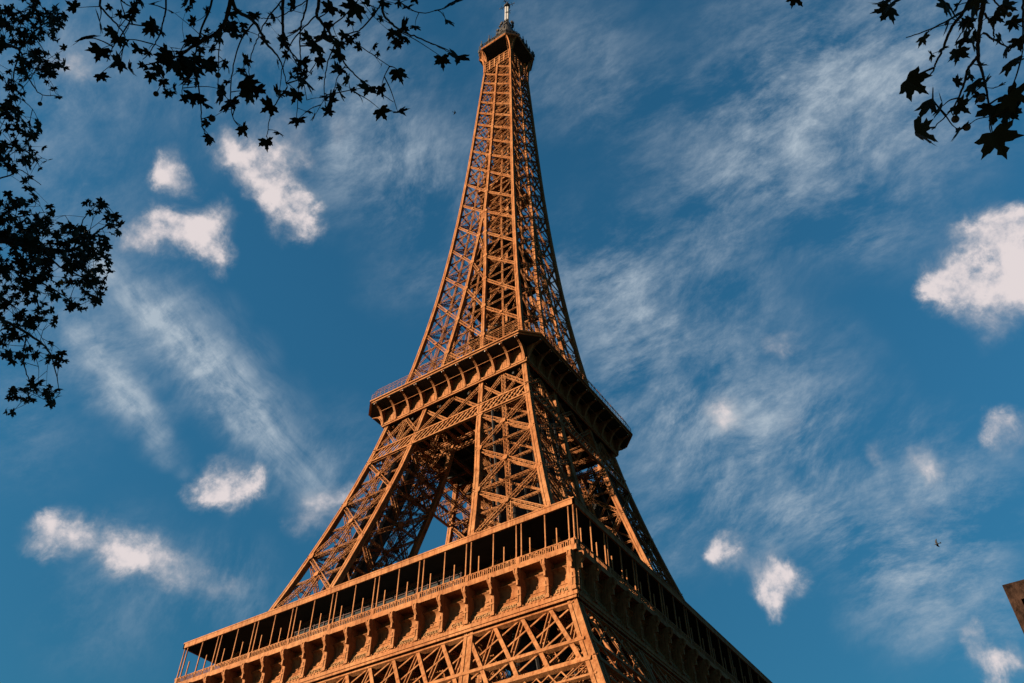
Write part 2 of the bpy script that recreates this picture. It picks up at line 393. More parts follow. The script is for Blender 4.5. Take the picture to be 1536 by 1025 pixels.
for (cx, cy, ox, oy) in ((lambda z: h(z), lambda z: -h(z), -1, 1), (lambda z: a_(z), lambda z: -h(z), 1, 1), (lambda z: h(z), lambda z: -a_(z), -1, -1), (lambda z: a_(z), lambda z: -a_(z), 1, -1)):
    m = MB(); column(m, cx, cy, zs_leg, ox, oy); m.build('column', IRON, leg0)
for k in (1, 2, 3): copy_tree(leg0, tower, k*math.pi/2)

# ---- lattice belt under the lower gallery (follows the sloping face)
def belt_lower():
    m = MB(); P = 3.87
    def pt(x, z, out=0.0):
        n = face_n(z); return np.array((x, -h(z), z))+n*out
    n = face_n(46)
    ch = lambda z, w, d, ins=0.6, o=-0.2: m.bar(pt(-h(z)+ins, z, o), pt(h(z)-ins, z, o), d, w, (0, 0, 1))
    m.bar(pt(-h(50)+.6, 50.0, -.25), pt(h(50)-.6, 50.0, -.25), 0.28, 0.6, n)
    m.bar(pt(-h(43.9)+.6, 43.95, -.2), pt(h(43.9)-.6, 43.95, -.2), 0.5, 0.55, n)
    m.bar(pt(-h(40.9)+.6, 40.9, -.2), pt(h(40.9)-.6, 40.9, -.2), 0.62, 0.6, n)
    # wide descending flats, narrow rising flats, paired verticals, all on the sloping face
    def clip(x0, z0, x1, z1):
        p, q = [x0, z0], [x1, z1]; out = []
        N_ = 24; seg = []
        for i in range(N_+1):
            t = i/N_; x, z = x0+(x1-x0)*t, z0+(z1-z0)*t
            if abs(x) < h(z)-1.1: seg.append((x, z))
        return (seg[0], seg[-1]) if len(seg) > 2 else None
    for k in range(-14, 14):
        x = k*P
        for (xa, za, xb, zb, w, o, d) in ((x, 50.1, x+1.05*P, 43.95, .46, -.12, .10), (x+1.05*P, 43.95, x+1.53*P, 41.0, .46, -.12, .10),
                                  (x, 44.0, x+1.9*P, 50.1, .27, -.30, .12), (x-.85*P, 41.1, x, 44.0, .27, -.30, .12)):
            c = clip(xa, za, xb, zb)
            if c: m.bar(pt(*c[0], o), pt(*c[1], o), w, d, n)
        for o in (-.26, .26):
            c = clip(x+o, 44.0, x+o, 50.1)
            if c: m.bar(pt(*c[0], -.42), pt(*c[1], -.42), .13, .3, n)
        for zz in (45.5, 47, 48.5):      # batten plates between the paired verticals
            c = clip(x-.2, zz, x+.2, zz)
            if abs(x) < h(zz)-2: m.bar(pt(x-.2, zz, -.45), pt(x+.2, zz, -.45), .25, .05, n)
    # depth of the box girder behind
    for k in range(-8, 9):
        x = k*P
        m.girder(pt(x, 50, -.5), pt(x, 50, -.5)+(0, 4.5, 0), .4, .4, (0, 0, 1), .1, .06, .6, False)
        m.girder(pt(x, 44, -.5), pt(x, 44, -.5)+(0, 4.5, 0), .4, .4, (0, 0, 1), .1, .06, .6, False)
        m.girder(pt(x, 44, -.5)+(0, 4.5, 0), pt(x+P, 50, -.5)+(0, 4.5, 0), .5, .3, n, .1, .07, .6)
        m.girder(pt(x+P, 44, -.5)+(0, 4.5, 0), pt(x, 50, -.5)+(0, 4.5, 0), .5, .3, n, .1, .07, .6)
    # decorative lattice skirt under the low beam
    for k in range(-24, 25):
        x = k*1.5
        if abs(x) < 36:
            m.bar(pt(x, 40.5, -.3), pt(x+1.5, 38.9, -.3), .14, .06, n); m.bar(pt(x+1.5, 40.5, -.35), pt(x, 38.9, -.35), .14, .06, n)
    m.bar(pt(-h(38.7)+.6, 38.8, -.2), pt(h(38.7)-.6, 38.8, -.2), 0.3, 0.4, n)
    return m
bl = belt_lower().build('lattice_belt', IRON, tower)
for k in (1, 2, 3): copy_tree(bl, tower, k*math.pi/2)
def belt_upper():
    m = MB()
    def pt(x, z, out=0.0): return np.array((x, -h(z), z))+face_n(z)*out
    n = face_n(103)
    for z in (101.6, 104.3):
        m.bar(pt(-h(z)+.5, z, -.15), pt(h(z)-.5, z, -.15), 0.34, 0.5, n)
    K = 31
    for i in range(K):
        f0, f1 = i/K, (i+2.0)/K
        for (fa, fb, o) in ((f0, f1, -.06), (f1, f0, -.22)):
            if max(fa, fb) > 1: continue
            xa, xb = (2*fa-1)*(h(101.6)-.6), (2*fb-1)*(h(104.3)-.6)
            if o == -.06 and i % 1 == 0: m.bar(pt(xb*1.0, 104.3, o), pt((2*f1-1)*(h(101.6)-.6) if False else (2*(f0)-1)*(h(101.6)-.6), 101.6, o), .27, .07, n)
            else: m.bar(pt((2*f0-1)*(h(104.3)-.6), 104.3, o), pt((2*f1-1)*(h(101.6)-.6), 101.6, o), .2, .07, n)
    # bracing between the belt and the platform, middle bay
    a0, a1 = a_(104.4), a_(111)
    for (x0, x1) in ((-a0, 0), (0, a0)):
        m.girder(pt(x0, 104.5, -.4), pt(x1, 111, -.4), .7, .5, n, .12, .07, .7); m.girder(pt(x1, 104.5, -.5), pt(x0, 111, -.5), .6, .4, n, .1, .06, .7)
    # inner twin of the belt, depth ties
    for z in (101.8, 104.3, 110.5):
        m.girder((-h(z)+1, -h(z)+6, z), (h(z)-1, -h(z)+6, z), .7, .6, (0, -1, 0), .14, .08, .8)
        for x in np.linspace(-15, 15, 9): m.girder((x, -h(z)+.5, z), (x, -h(z)+6, z), .4, .4, (0, 0, 1), .09, .06, .7, False)
    return m
bu = belt_upper().build('lattice_belt', IRON, tower)
for k in (1, 2, 3): copy_tree(bu, tower, k*math.pi/2)

# ---- lower gallery
def ringbox(m, half_o, half_i, z0, z1):
    o, i = half_o, half_i
    m.box(-o, o, -o, -i, z0, z1); m.box(-o, o, i, o, z0, z1); m.box(-o, -i, -i, i, z0, z1); m.box(i, o, -i, i, z0, z1)
m = MB()
ringbox(m, 35.30, 14.0, 56.23, 56.86)            # walkway slab with plain lit edge
ringbox(m, 33.6, 33.2, 50.6, 56.22)             # hidden inner web
for k in range(-8, 9):
    for s in (-1, 1):
        m.box(k*3.9-.15, k*3.9+.15, *sorted((s*33.1, s*14.0)), 55.2, 56.2)
        m.box(*sorted((s*33.1, s*14.0)), k*3.9-.15, k*3.9+.15, 54.9, 56.19)
gal = m.build('gallery', IRON, tower)
m = MB(); ringbox(m, 35.1, 14.1, 56.864, 56.89); m.build('deck', DECK_AND_SHADE, gal)
def face_part(mb, name, material=IRON, parent=gal, faces=(1, 2, 3)):
    o = mb.build(name, material, parent)
    for k in faces: copy_tree(o, parent, k*math.pi/2)
    return o
# coved wall panels (one per face), base mouldings
m = MB()
prof = [(-34.72, 50.5), (-34.72, 51.05), (-34.74, 51.3), (-34.76, 51.4), (-34.30, 52.72), (-34.18, 52.78), (-33.98, 53.3), (-33.82, 53.75), (-33.78, 54.05)]
for t in np.linspace(0, 1, 8)[1:]:
    prof.append((-33.78-.72*(1-math.cos(t*1.35)), 54.05+1.02*math.sin(t*1.35)))
prof += [(-34.42, 55.12)]
prof2 = [(-33.5, 55.12), (-33.5, 50.5)]
loop = prof+prof2
m.prism(loop, (0, 0, 0), (0, 1, 0), (0, 0, 1), (1, 0, 0), 67.0)
m.box(-34.9, 34.9, -34.98, -34.73, 50.75, 51.28); m.box(-34.7, 34.7, -34.86, -34.73, 50.42, 50.745)
rj = random.Random(9)
for k in range(18):
    x = -34.85+3.872*(k+.5)
    for dx in (-.25, ):
        pp = [(p[0]-.03, p[1]) for p in prof[5:-1]]
        m.prism(pp+[(p[0]+.02, p[1]) for p in prof[5:-1][::-1]], (x+dx, 0, 0), (0, 1, 0), (0, 0, 1), (1, 0, 0), .08)
    m.bar((x-1.62, -34.27, 52.78), (x+1.62, -34.27, 52.78), .10, .14, (0, -1, .35)); m.bar((x-1.62, -34.77, 51.36), (x+1.62, -34.77, 51.36), .08, .1, (0, -1, .35))
    for j in range(6): m.box(x-1.5+j*.58-.09, x-1.5+j*.58+.09, -35.06, -34.981, 51.24, 51.42)
    for j in range(3):      # small cleats and lamps left on the panels
        dx, zz = rj.uniform(-.5, 1.2), rj.uniform(53.0, 54.1); yy = float(np.interp(zz, [52.78, 53.3, 53.75, 54.1], [-34.2, -33.98, -33.82, -33.78]))
        m.box(x+dx-.22, x+dx+.22, yy-.12, yy+.05, zz-.05, zz+.05)
face_part(m, 'frieze_wall')
# console with scroll
def console():
    m = MB()
    pr = [(-33.6, 51.3), (-35.03, 51.3), (-35.10, 51.8), (-35.10, 53.6), (-35.22, 54.2), (-35.42, 54.5), (-35.70, 54.85), (-35.90, 55.2), (-35.98, 55.6), (-35.85, 55.95), (-35.5, 56.18), (-35.3, 56.22), (-33.6, 56.22)]
    m.prism(pr, (0, 0, 0), (0, 1, 0), (0, 0, 1), (1, 0, 0), .40)
    for s in (-1, 1):   # volute discs
        c = [(-35.66+.37*math.cos(q), 55.62+.46*math.sin(q)) for q in np.linspace(0, 2*math.pi, 14, endpoint=False)]
        m.prism(c, (s*.21, 0, 0), (0, 1, 0), (0, 0, 1), (1, 0, 0), .15)
        m.box(s*.2-.05, s*.2+.05, -35.17, -34.3, 51.9, 53.5)
    m.box(-.3, .3, -35.2, -34.2, 51.29, 51.62); m.box(-.28, .28, -35.2, -34.2, 52.75, 52.98)
    m.box(-.12, .12, -35.62, -34.5, 53.9, 54.6)
    return m
con0 = None
for k in (0, 1):
    for i in range(19):
        x = -34.85+3.872*i
        x = max(-34.6, min(34.6, x))
        if con0 is None: con0 = console().build('console', IRON, gal); o = con0
        else: o = copy_tree(con0, gal)
        o.rotation_euler = (0, 0, k*math.pi/2); o.location = (x*math.cos(k*math.pi/2), x*math.sin(k*math.pi/2), 0)
# names in raised letters
WORDS = [['JAMIN','GAY-LUSSAC','FIZEAU','SCHNEIDER','LE CHATELIER','BERTHIER','BARRAL','DE DION','GOUIN','JOUSSELIN','BROCA','BECQUEREL','CORIOLIS','CAIL','TRIGER','GIFFARD','PERRIER','STURM'],
         ['PETIET','DAGUERRE','WURTZ','LE VERRIER','PERDONNET','DELAMBRE','MALUS','BREGUET','POLONCEAU','DUMAS','CLAPEYRON','BORDA','FOURIER','BICHAT','SAUVAGE','PELOUZE','CARNOT','LAME']]
dg = None
for k in (0, 1):
    for i, wd in enumerate(WORDS[k]):
        cu = bpy.data.curves.new('lettering', 'FONT'); cu.body = wd; cu.size = 0.86; cu.extrude = .04; cu.align_x = 'CENTER'; cu.resolution_u = 2
        to = bpy.data.objects.new('lettering_curve', cu); COL.objects.link(to)
        bpy.context.view_layer.update(); dg = bpy.context.evaluated_depsgraph_get()
        me = bpy.data.meshes.new_from_object(to.evaluated_get(dg)); bpy.data.objects.remove(to)
        wdt = max(v.co.x for v in me.vertices)-min(v.co.x for v in me.vertices)
        x = -34.85+3.872*(i+.5); sc = min(1.0, 2.5/wdt)
        me.transform(Matrix.Translation((x+.2, -34.73, 51.66)) @ Matrix.Rotation(math.radians(70.8), 4, 'X') @ Matrix.Diagonal((sc, 1, 1, 1)))
        me.materials.append(GOLD)
        o = bpy.data.objects.new('lettering', me); COL.objects.link(o); o.parent = gal; o.rotation_euler = (0, 0, k*math.pi/2)
# balustrade
m = MB(); e = 35.22
m.box(-e-.06, e+.06, -e-.08, -e+.08, 57.66, 57.78); m.box(-e, e, -e-.05, -e+.05, 56.88, 56.98)
for i in range(230):
    x = -e+2*e*(i+.5)/230
    m.box(x-.05, x+.05, -e-.04, -e+.04, 56.98, 57.66)
    if i % 2: m.box(x-.05, x+.05+.2, -e-.03, -e+.03, 57.52, 57.66)
for i in range(-9, 10):
    if i % 2: m.box(i*3.872-.22, i*3.872+.22, -e-.1, -e+.1, 56.86, 57.79)
face_part(m, 'balustrade')
# canopy
m = MB(); e = 35.34
m.box(-e, e, -e, -e+.25, 62.55, 63.40); m.box(-e+.25, e-.25, -e+.25, -e+9.0, 62.95, 63.25)
m.box(-e-.06, e+.06, -e-.06, -e+.0, 63.28, 63.46)
for i in range(-9, 10):
    m.box(i*3.872-.1, i*3.872+.1, -e+.26, -e+8.9, 62.6, 62.94)
for d in (2.5, 5, 7.5): m.box(-e+d, e-d, -e+d-.08, -e+d+.08, 62.7, 62.94)
face_part(m, 'canopy')
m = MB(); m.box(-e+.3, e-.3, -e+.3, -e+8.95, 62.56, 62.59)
face_part(m, 'ceiling_shade_sheet', DECK_AND_SHADE)  # added dark sheet; the shade under the canopy is put into its colour
# posts
def post(wd, z1, y): 
    m = MB(); m.box(-wd, wd, y-wd, y+wd, 56.87, z1); m.box(-wd*1.6, wd*1.6, y-wd*1.6, y+wd*1.6, 57.8, 57.95); return m
p0 = post(.075, 62.56, -35.10).build('canopy_post', IRON, gal); q0 = post(.07, 60.15, -34.95).build('barrier_post', IRON, gal)
first = True
for k in (0, 1):
    c, s = math.cos(k*math.pi/2), math.sin(k*math.pi/2)
    xs = []
    for i in range(-9, 10):
        x = i*3.872
        if i % 2: xs += [x-.38, x+.38] if abs(i) < 9 else [math.copysign(35.05, i), math.copysign(34.35, i)]
        else: xs.append(x)
    for x in xs:
        o = p0 if first else copy_tree(p0, gal); first = False
        o.rotation_euler = (0, 0, k*math.pi/2); o.location = (x*c, x*s, 0)
for j, (k, i) in enumerate([(k, i) for k in (0, 1) for i in range(-9, 9)]):
    x = (i+.5)*3.872-.4; o = q0 if j == 0 else copy_tree(q0, gal)
    o.rotation_euler = (0, 0, k*math.pi/2); o.location = (x*math.cos(k*math.pi/2), x*math.sin(k*math.pi/2), 0)
# pavilions set back behind the walkway
def pavilion():
    m = MB(); m.box(-15.4, 15.4, -31.1, -16, 56.9, 57.6); m.box(-15.4, 15.4, -31.2, -26.5, 61.9, 62.55)
    for i in range(17): m.box(-15.2+i*1.9-.06, -15.2+i*1.9+.06, -31.2, -31.0, 57.6, 61.9)
    m.box(-15.4, 15.4, -31.22, -31.05, 60.3, 60.42); m.box(-15.4, 15.4, -31.25, -31.05, 61.3, 61.38)
    return m
pv = pavilion().build('pavilion', REDW, tower)
m = MB(); m.box(-15.3, 15.3, -31.06, -16.2, 57.6, 61.9); m.build('glazing', GLASS, pv)
for k in (1, 2, 3): copy_tree(pv, tower, k*math.pi/2)

# ---- upper platform
m = MB()
hb = 16.95
# chamfered soffit and deck
def octa(e, c, z): return [(-e+c, -e, z), (e-c, -e, z), (e, -e+c, z), (e, e-c, z), (e-c, e, z), (-e+c, e, z), (-e, e-c, z), (-e, -e+c, z)]
m.loft([octa(20.62, 2.95, 114.95), octa(20.62, 2.95, 115.30)])
m.loft([octa(20.90, 3.0, 115.30), octa(20.90, 3.0, 115.62)])
m.loft([octa(20.70, 3.0, 115.62), octa(20.70, 3.0, 115.86)])
plat = m.build('platform', IRON, tower)
m = MB(); m.loft([octa(20.5, 2.95, 114.90), octa(20.5, 2.95, 114.945)]); m.build('soffit_shade_sheet', DECK_AND_SHADE, plat)  # added thin sheet, its dark colour stands for shade below the rim
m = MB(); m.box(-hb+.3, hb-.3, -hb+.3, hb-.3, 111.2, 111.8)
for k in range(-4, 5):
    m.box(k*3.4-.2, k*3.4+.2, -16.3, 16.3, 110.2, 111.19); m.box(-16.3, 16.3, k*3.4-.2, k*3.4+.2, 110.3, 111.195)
m.build('underside', DECK_AND_SHADE, plat)  # slab and joists coloured darker than the iron in place of shade
m = MB()
m.box(-17.06, 17.06, -17.06, -16.8, 111.3, 114.88)
m.box(-17.4, 17.4, -17.42, -17.0, 111.22, 111.58); m.box(-17.25, 17.25, -17.28, -17.0, 110.92, 111.22)
for i in range(10):
    x = -17.0+3.4*i+1.7
    for dx in (-.2, .75): m.box(x+dx-.035, x+dx+.035, -17.11, -17.055, 111.58, 114.6)
    for j in range(4): m.box(x-1.4+j*.9-.12, x-1.4+j*.9+.12, -17.5, -17.4, 111.58, 111.68)
    m.bar((x-1.6, -18.6, 113.85), (x+1.6, -18.6, 113.85), .08, .08)
face_part(m, 'cove_wall', IRON, plat)
def bracket2():
    m = MB(); outer = [(-17.55, 111.3), (-17.62, 111.6), (-17.76, 112.2), (-18.08, 113.0), (-18.5, 113.7), (-19.0, 114.22), (-19.6, 114.52), (-20.2, 114.66), (-20.45, 114.72), (-20.45, 114.89)]
    inner = [(-17.03, 114.89), (-17.03, 111.6)]
    m.prism(outer+inner, (0, 0, 0), (0, 1, 0), (0, 0, 1), (1, 0, 0), .10)
    rim = outer+[(p[0]+.10, p[1]+.12) for p in outer[::-1]]
    m.prism(rim, (0, 0, 0), (0, 1, 0), (0, 0, 1), (1, 0, 0), .40)
    return m
b0 = None
for k in range(4):
    for i in range(11):
        x = max(-16.9, min(16.9, -17+3.4*i))
        if b0 is None: b0 = bracket2().build('bracket', IRON, plat); o = b0
        else: o = copy_tree(b0, plat)
        o.rotation_euler = (0, 0, k*math.pi/2); o.location = (x*math.cos(k*math.pi/2), x*math.sin(k*math.pi/2), 0)
m = MB(); m.ball((-.22, -20.3, 114.82), .12); m.ball((.22, -20.3, 114.82), .12); m.box(-.35, .35, -20.36, -20.24, 114.88, 114.96)
l0 = None
for k in (0, 1):
    for i in range(11):
        x = (-17+3.4*i)*.995
        o = m.build('lamp', LAMP, plat) if l0 is None else copy_tree(l0, plat)
        l0 = l0 or o
        o.rotation_euler = (0, 0, k*math.pi/2); o.location = (x*math.cos(k*math.pi/2), x*math.sin(k*math.pi/2), 0)
# railing
m = MB()
for (e, c, z, w) in ((20.7, 3.0, 116.95, .07), (20.7, 3.0, 116.4, .05), (20.3, 3.0, 117.9, .05), (20.1, 3.0, 118.6, .06)):
    q = octa(e, c, z)
    for i in range(8): m.bar(q[i], q[(i+1) % 8], w, w, (0, 0, 1))
qa, qb = octa(20.7, 3.0, 115.86), octa(20.7, 3.0, 116.95); qc = octa(20.1, 3.0, 118.6)
for i in range(8):
    a, b = np.array(qa[i]), np.array(qa[(i+1) % 8]); c, d = np.array(qb[i]), np.array(qb[(i+1) % 8]); e_, f_ = np.array(qc[i]), np.array(qc[(i+1) % 8])
    K = max(2, int(np.linalg.norm(b-a)/1.1))
    for j in range(K): m.bar(a+(b-a)*j/K, c+(d-c)*j/K, .05, .05); m.bar(c+(d-c)*j/K, e_+(f_-e_)*j/K, .035, .035)
m.build('railing', IRON, plat)
# upper deck of the second level: shops and inner floor
m = MB()
m.box(-10.5, 10.5, -10.5, 10.5, 115.9, 119.2); m.box(-12.6, 12.6, -12.6, 12.6, 119.3, 119.7)
for x in np.linspace(-12, 12, 9):
    for s in (-1, 1): m.bar((x, s*12.4, 115.9), (x, s*12.4, 119.3), .18, .18); m.bar((s*12.4, x, 115.9), (s*12.4, x, 119.3), .18, .18)
for z in (120.3, 120.9):
    q = octa(12.6, .2, z)
    for i in range(8): m.bar(q[i], q[(i+1) % 8], .06, .06, (0, 0, 1))
m.build('deck_pavilion', REDW, tower)

# ---- spire: four lattice faces
SN = [116.5, 127.5, 138.2, 149, 158.7, 169.3, 179.2, 188.8, 198.8, 207.5, 215.8, 223.5, 230.9, 237.6, 244.4, 250.5, 256.7, 262.9]
def twin(m, p, q, w, n, c=.10):
    t = nrm(q-p); s_ = np.cross(t, n)
    for k in (-.5, .5): m.bar(p+s_*w*k, q+s_*w*k, c, .12, n)
    L = np.linalg.norm(q-p); K = max(2, int(L/1.8))
    for i in range(1, K): m.bar(p+(q-p)*i/K-s_*w*.5, p+(q-p)*i/K+s_*w*.5, .16, .05, n)
def spire_face():
    m = MB()
    for z0, z1 in zip(SN[:-1], SN[1:]):
        zc = (z0+z1)/2; n = face_n(zc); w = float(np.interp(zc, [116, 150, 200, 260], [.74, .64, .54, .46]))
        def pt(x, z, o=-.35): return np.array((x, -h(z), z))+n*o
        if z0 < 178: xs0 = [-h(z0)+.4, -a_(z0), a_(z0), h(z0)-.4]; xs1 = [-h(z1)+.4, -a_(z1), a_(z1), h(z1)-.4]
        else: xs0 = [-h(z0)+.4, 0, h(z0)-.4]; xs1 = [-h(z1)+.4, 0, h(z1)-.4]
        for i in range(len(xs0)-1):
            l0, r0, l1, r1 = xs0[i], xs0[i+1], xs1[i], xs1[i+1]
            if r0-l0 < 1.2: continue
            m.girder(pt(l1, z1), pt(r0, z0), w, .32, n, .12, .07, w*.9)
            twin(m, pt(l0, z0, -.5), pt(r1, z1, -.5), w*.8, n)
            if r1-l1 > 1.2: twin(m, pt(l1, z1, -.45), pt(r1, z1, -.45), .5, n)
            cc = (pt(l1, z1)+pt(r0, z0))/2
            m.plate(cc+n*.3, w*1.05, w*1.05, n, .06)
            m.girder(pt((l0+l1)/2, zc, -.9), pt((r0+r1)/2, zc, -.9), .3, .3, n, .08, .05, .5, False)
            if z0 < 200:
                m.girder(pt((l0+r0)/2, z0, -1.0), pt((l1+r1)/2, z1, -1.0), .35, .3, n, .08, .05, .5, False)
        for x in xs1[1:-1]: m.plate(pt(x, z1)+n*.38, wcol(z1)*1.35, wcol(z1)*1.2, n, .05)
    return m
sf = spire_face().build('spire_face', IRON, tower)
zs = [111.5, 116.5]+SN[1:]+[267, 276]
m = MB(); column(m, lambda z: h(z), lambda z: -h(z), zs, -1, 1); m.build('column', IRON, sf)
zi = [111.5, 116.5, 127.5, 138.2, 149, 158.7, 169.3, 178.5]
for s in (-1, 1):
    m = MB(); column(m, lambda z: s*a_(z), lambda z: -h(z), zi, 0, 1, .85); m.build('column', IRON, sf)
m = MB(); column(m, lambda z: 0.0, lambda z: -h(z), [176]+[z for z in SN if z > 178]+[267], 0, 1.02, .9); m.build('column', IRON, sf)
for k in (1, 2, 3): copy_tree(sf, tower, k*math.pi/2)
# inner columns, floor frames, lift shaft and stairs inside the spire
m = MB()
for sx in (-1, 1):
    for sy in (-1, 1):
        column(m, lambda z: sx*max(a_(z), 1.6), lambda z: sy*max(a_(z), 1.6), [116, 127.5, 138.2, 149, 158.7, 169.3, 179.2], 0, 0, .6)
for z in SN[1:]:
    e = h(z)-.6; c = max(a_(z), 1.6)
    for s in (-1, 1):
        for q in (c, ):
            m.girder((-e, s*q, z), (e, s*q, z), .5, .4, (0, 0, 1), .12, .07, .6, False); m.girder((s*q, -e, z), (s*q, e, z), .5, .4, (0, 0, 1), .12, .07, .6, False)
    m.girder((-e, -e, z), (e, e, z), .4, .4, (0, 0, 1), .1, .06, .6, False); m.girder((-e, e, z), (e, -e, z), .4, .4, (0, 0, 1), .1, .06, .6, False)
m.build('spire_core', IRON, tower)
m = MB()
for x in (-2.3, 0, 2.3):
    for y in (-1.9, 1.9): m.bar((x, y, 116), (x, y, 266), .42, .42)
for i in range(75):
    z = 117+2*i; m.bar((-2.3, -1.9, z), (2.3, -1.9, z), .25, .2, (0, 0, 1)); m.bar((-2.3, 1.9, z), (2.3, 1.9, z), .25, .2, (0, 0, 1))
    s = 1 if i % 2 else -1
    m.bar((s*-2.0, -2.9, z), (s*2.0, -2.9, z+2), .9, .12, (0, 0, 1)); m.bar((s*-2.0, -3.3, z+1), (s*2.0, -3.3, z+3), .06, .06)
m.box(-3.0, 3.0, -2.6, 2.6, 183, 186.5); m.box(-5.5, 5.5, -5.5, 5.5, 195.6, 196.1)
ls = m.build('lift_shaft', IRON, tower)
m = MB(); m.box(-2.05, 2.05, -1.65, 1.65, 116.2, 262.5); m.build('shaft_shade_box', DECK_AND_SHADE, ls)  # solid box added inside the shaft to darken the spire interior
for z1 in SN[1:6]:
    c0 = min(h(z1)-2.4, 6.0); m = MB(); ringbox(m, c0, 2.1, z1-.2, z1-.08); m.build('landing', DECK_AND_SHADE, ls)

# ---- top gallery
m = MB()
m.loft([octa(7.85, 2.9, 275.3), octa(7.85, 2.9, 275.7)]); m.loft([octa(7.95, 2.95, 275.7), octa(7.95, 2.95, 276.15)])
cab = m.build('top_gallery', IRON, tower)
m = MB(); m.loft([octa(7.7, 2.85, 275.22), octa(7.7, 2.85, 275.29)]); m.build('soffit_shade_sheet', DECK_AND_SHADE, cab)  # added sheet, shade beneath the top gallery painted as dark colour
# slender frame standing on the shaft under the soffit
m = MB()
for i in range(6):
    x = -4.6+9.2*i/5; m.bar((x, -h(264)-.05, 262.9), (x*1.04, -5.35, 268.6+.5*(i%2)), .38, .3)
for j in range(4):
    z = 264.0+1.5*j; m.bar((-4.9, -5.25-.06*j, z), (4.9, -5.25-.06*j, z), .28, .28, (0, 0, 1))
    for i in range(5):
        x = -4.6+9.2*i/5; m.bar((x, -5.2, z-1.5 if j else 263), (x+1.84, -5.35, z), .14, .12)
face_part(m, 'frame', IRON, cab)
# big corner brackets at the eight chamfer corners
def topbracket(P0, P1):
    m = MB(); P0 = np.array(P0); P1 = np.array(P1); d = P1-P0; hor = nrm((d[0], d[1], 0)); L = math.hypot(d[0], d[1]); H = d[2]
    out = [(L*(1-math.cos(t*math.pi/2))*1.0, H*math.sin(t*math.pi/2)) for t in np.linspace(0, 1, 11)]
    m.prism(out+[(p[0]-.35, p[1]+.15) for p in out[::-1]], P0, hor, (0, 0, 1), np.cross(hor, (0, 0, 1)), .4)
    return m
for k in range(4):
    for s in (-1, 1):
        o = topbracket((s*h(263.5)*.98, -h(263.5), 263.2), (s*4.95, -7.8, 275.3) if s else 0).build('bracket', IRON, cab)
        o.rotation_euler = (0, 0, k*math.pi/2)
# solid coved skirt between chamfer brackets (dark flare)
m = MB()
rings = []
for t in np.linspace(0, 1, 7):
    e = 5.0+(7.75-5.0)*(1-math.cos(t*math.pi/2)); z = 264.5+10.8*math.sin(t*math.pi/2); c = 0.3+2.6*t
    rings.append([(e, -e+c, z), (e-c, -e, z), (e-c-.12, -e+.2, z), (e-.2, -e+c+.12, z)])
m.loft(rings)
face_part(m, 'flare', IRON, cab)
# cage, roof, lantern and antennas
m = MB()
for (e, z) in ((7.6, 278.2), (7.45, 279.6), (6.6, 281.2)):
    q = octa(e, 2.8, z)
    for i in range(8): m.bar(q[i], q[(i+1) % 8], .12, .12, (0, 0, 1))
qa, qb, qc = octa(7.6, 2.8, 277.1), octa(7.45, 2.8, 279.6), octa(6.6, 2.6, 281.2)
for i in range(8):
    j = (i+1) % 8
    for t in np.linspace(0, 1, 9)[:-1]:
        a, b, c = [np.array(q[i])*(1-t)+np.array(q[j])*t for q in (qa, qb, qc)]; m.bar(a, b, .08, .08); m.bar(b, c, .08, .08)
m.build('cage', GREY, cab)
m = MB()
m.loft([octa(6.2, 2.4, 277.2), octa(6.2, 2.4, 282.0), octa(6.5, 2.5, 282.2), octa(5.0, 2.0, 284.5), octa(4.2, 1.6, 288.5), octa(3.0, 1.1, 290.0), octa(2.6, 1.0, 296), octa(1.6, .6, 299.5), octa(1.1, .4, 303.5)])
m.build('roof', GREY, cab)
rr = random.Random(3)
for i in range(60):
    m = MB()
    an = rr.uniform(0, 2*math.pi); z = rr.choice([282, 284, 286, 290, 294, 297, 299, 301]); r = float(np.interp(z, [282, 290, 300, 303], [6.6, 4.0, 2.2, 1.6]))*rr.uniform(.85, 1.15)
    x, y = r*math.cos(an), r*math.sin(an); hh = rr.uniform(1.0, 3.2)
    m.bar((x, y, z-.5), (x, y, z+hh), .12, .12)
    if rr.random() < .5: m.box(x-.35, x+.35, y-.3, y+.3, z+hh*.4, z+hh*.8)
    m.build('antenna', GREY, cab)
for (x, y) in ((-7.5, -5.2), (-7.2, -6), (-5.2, -7.5), (7.6, 5.5), (7.6, 4.6), (7.4, 3), (7.5, -1), (7.5, 1), (-2, -7.6)):
    m = MB(); m.bar((x, y, 276.1), (x, y, 282.2+rr.uniform(-1, 1.5)), .22, .22); m.box(x-.3, x+.3, y-.3, y+.3, 278.5, 280.3); m.build('antenna', GREY, cab)
mast = MB(); mast.cyl((-.38, -.2), .36, 302, 317.6); mast.cyl((.38, .2), .36, 302, 317.6); mast.cyl((0, 0), .3, 302, 318)
for z in (306, 312): mast.cyl((0, 0), .76, z, z+.1)
mo = mast.build('mast', WHITE, tower)
m = MB()
m.cyl((0, 0), 1.15, 317.6, 318.3, 16); m.cyl((0, 0), .22, 318.3, 322); m.cyl((0, 0), .6, 319, 319.4)
for an in (0.2, 1.77, 3.34, 4.91):
    c, s = math.cos(an), math.sin(an); m.bar((0, 0, 318.4), (c*3.0, s*3.0, 318.4), .16, .16); m.bar((c*2.0-s*.8, s*2.0+c*.8, 318.4), (c*2+s*.8, s*2-c*.8, 318.4), .12, .12); m.bar((c*2.9, s*2.9, 317.9), (c*2.9, s*2.9, 319.2), .14, .14)
m.bar((-1.2, .5, 320.8), (1.2, -.5, 320.8), .14, .14); m.bar((.5, 1.2, 321.6), (-.5, -1.2, 321.6), .14, .14)
m.build('aerial_array', GREY, mo)

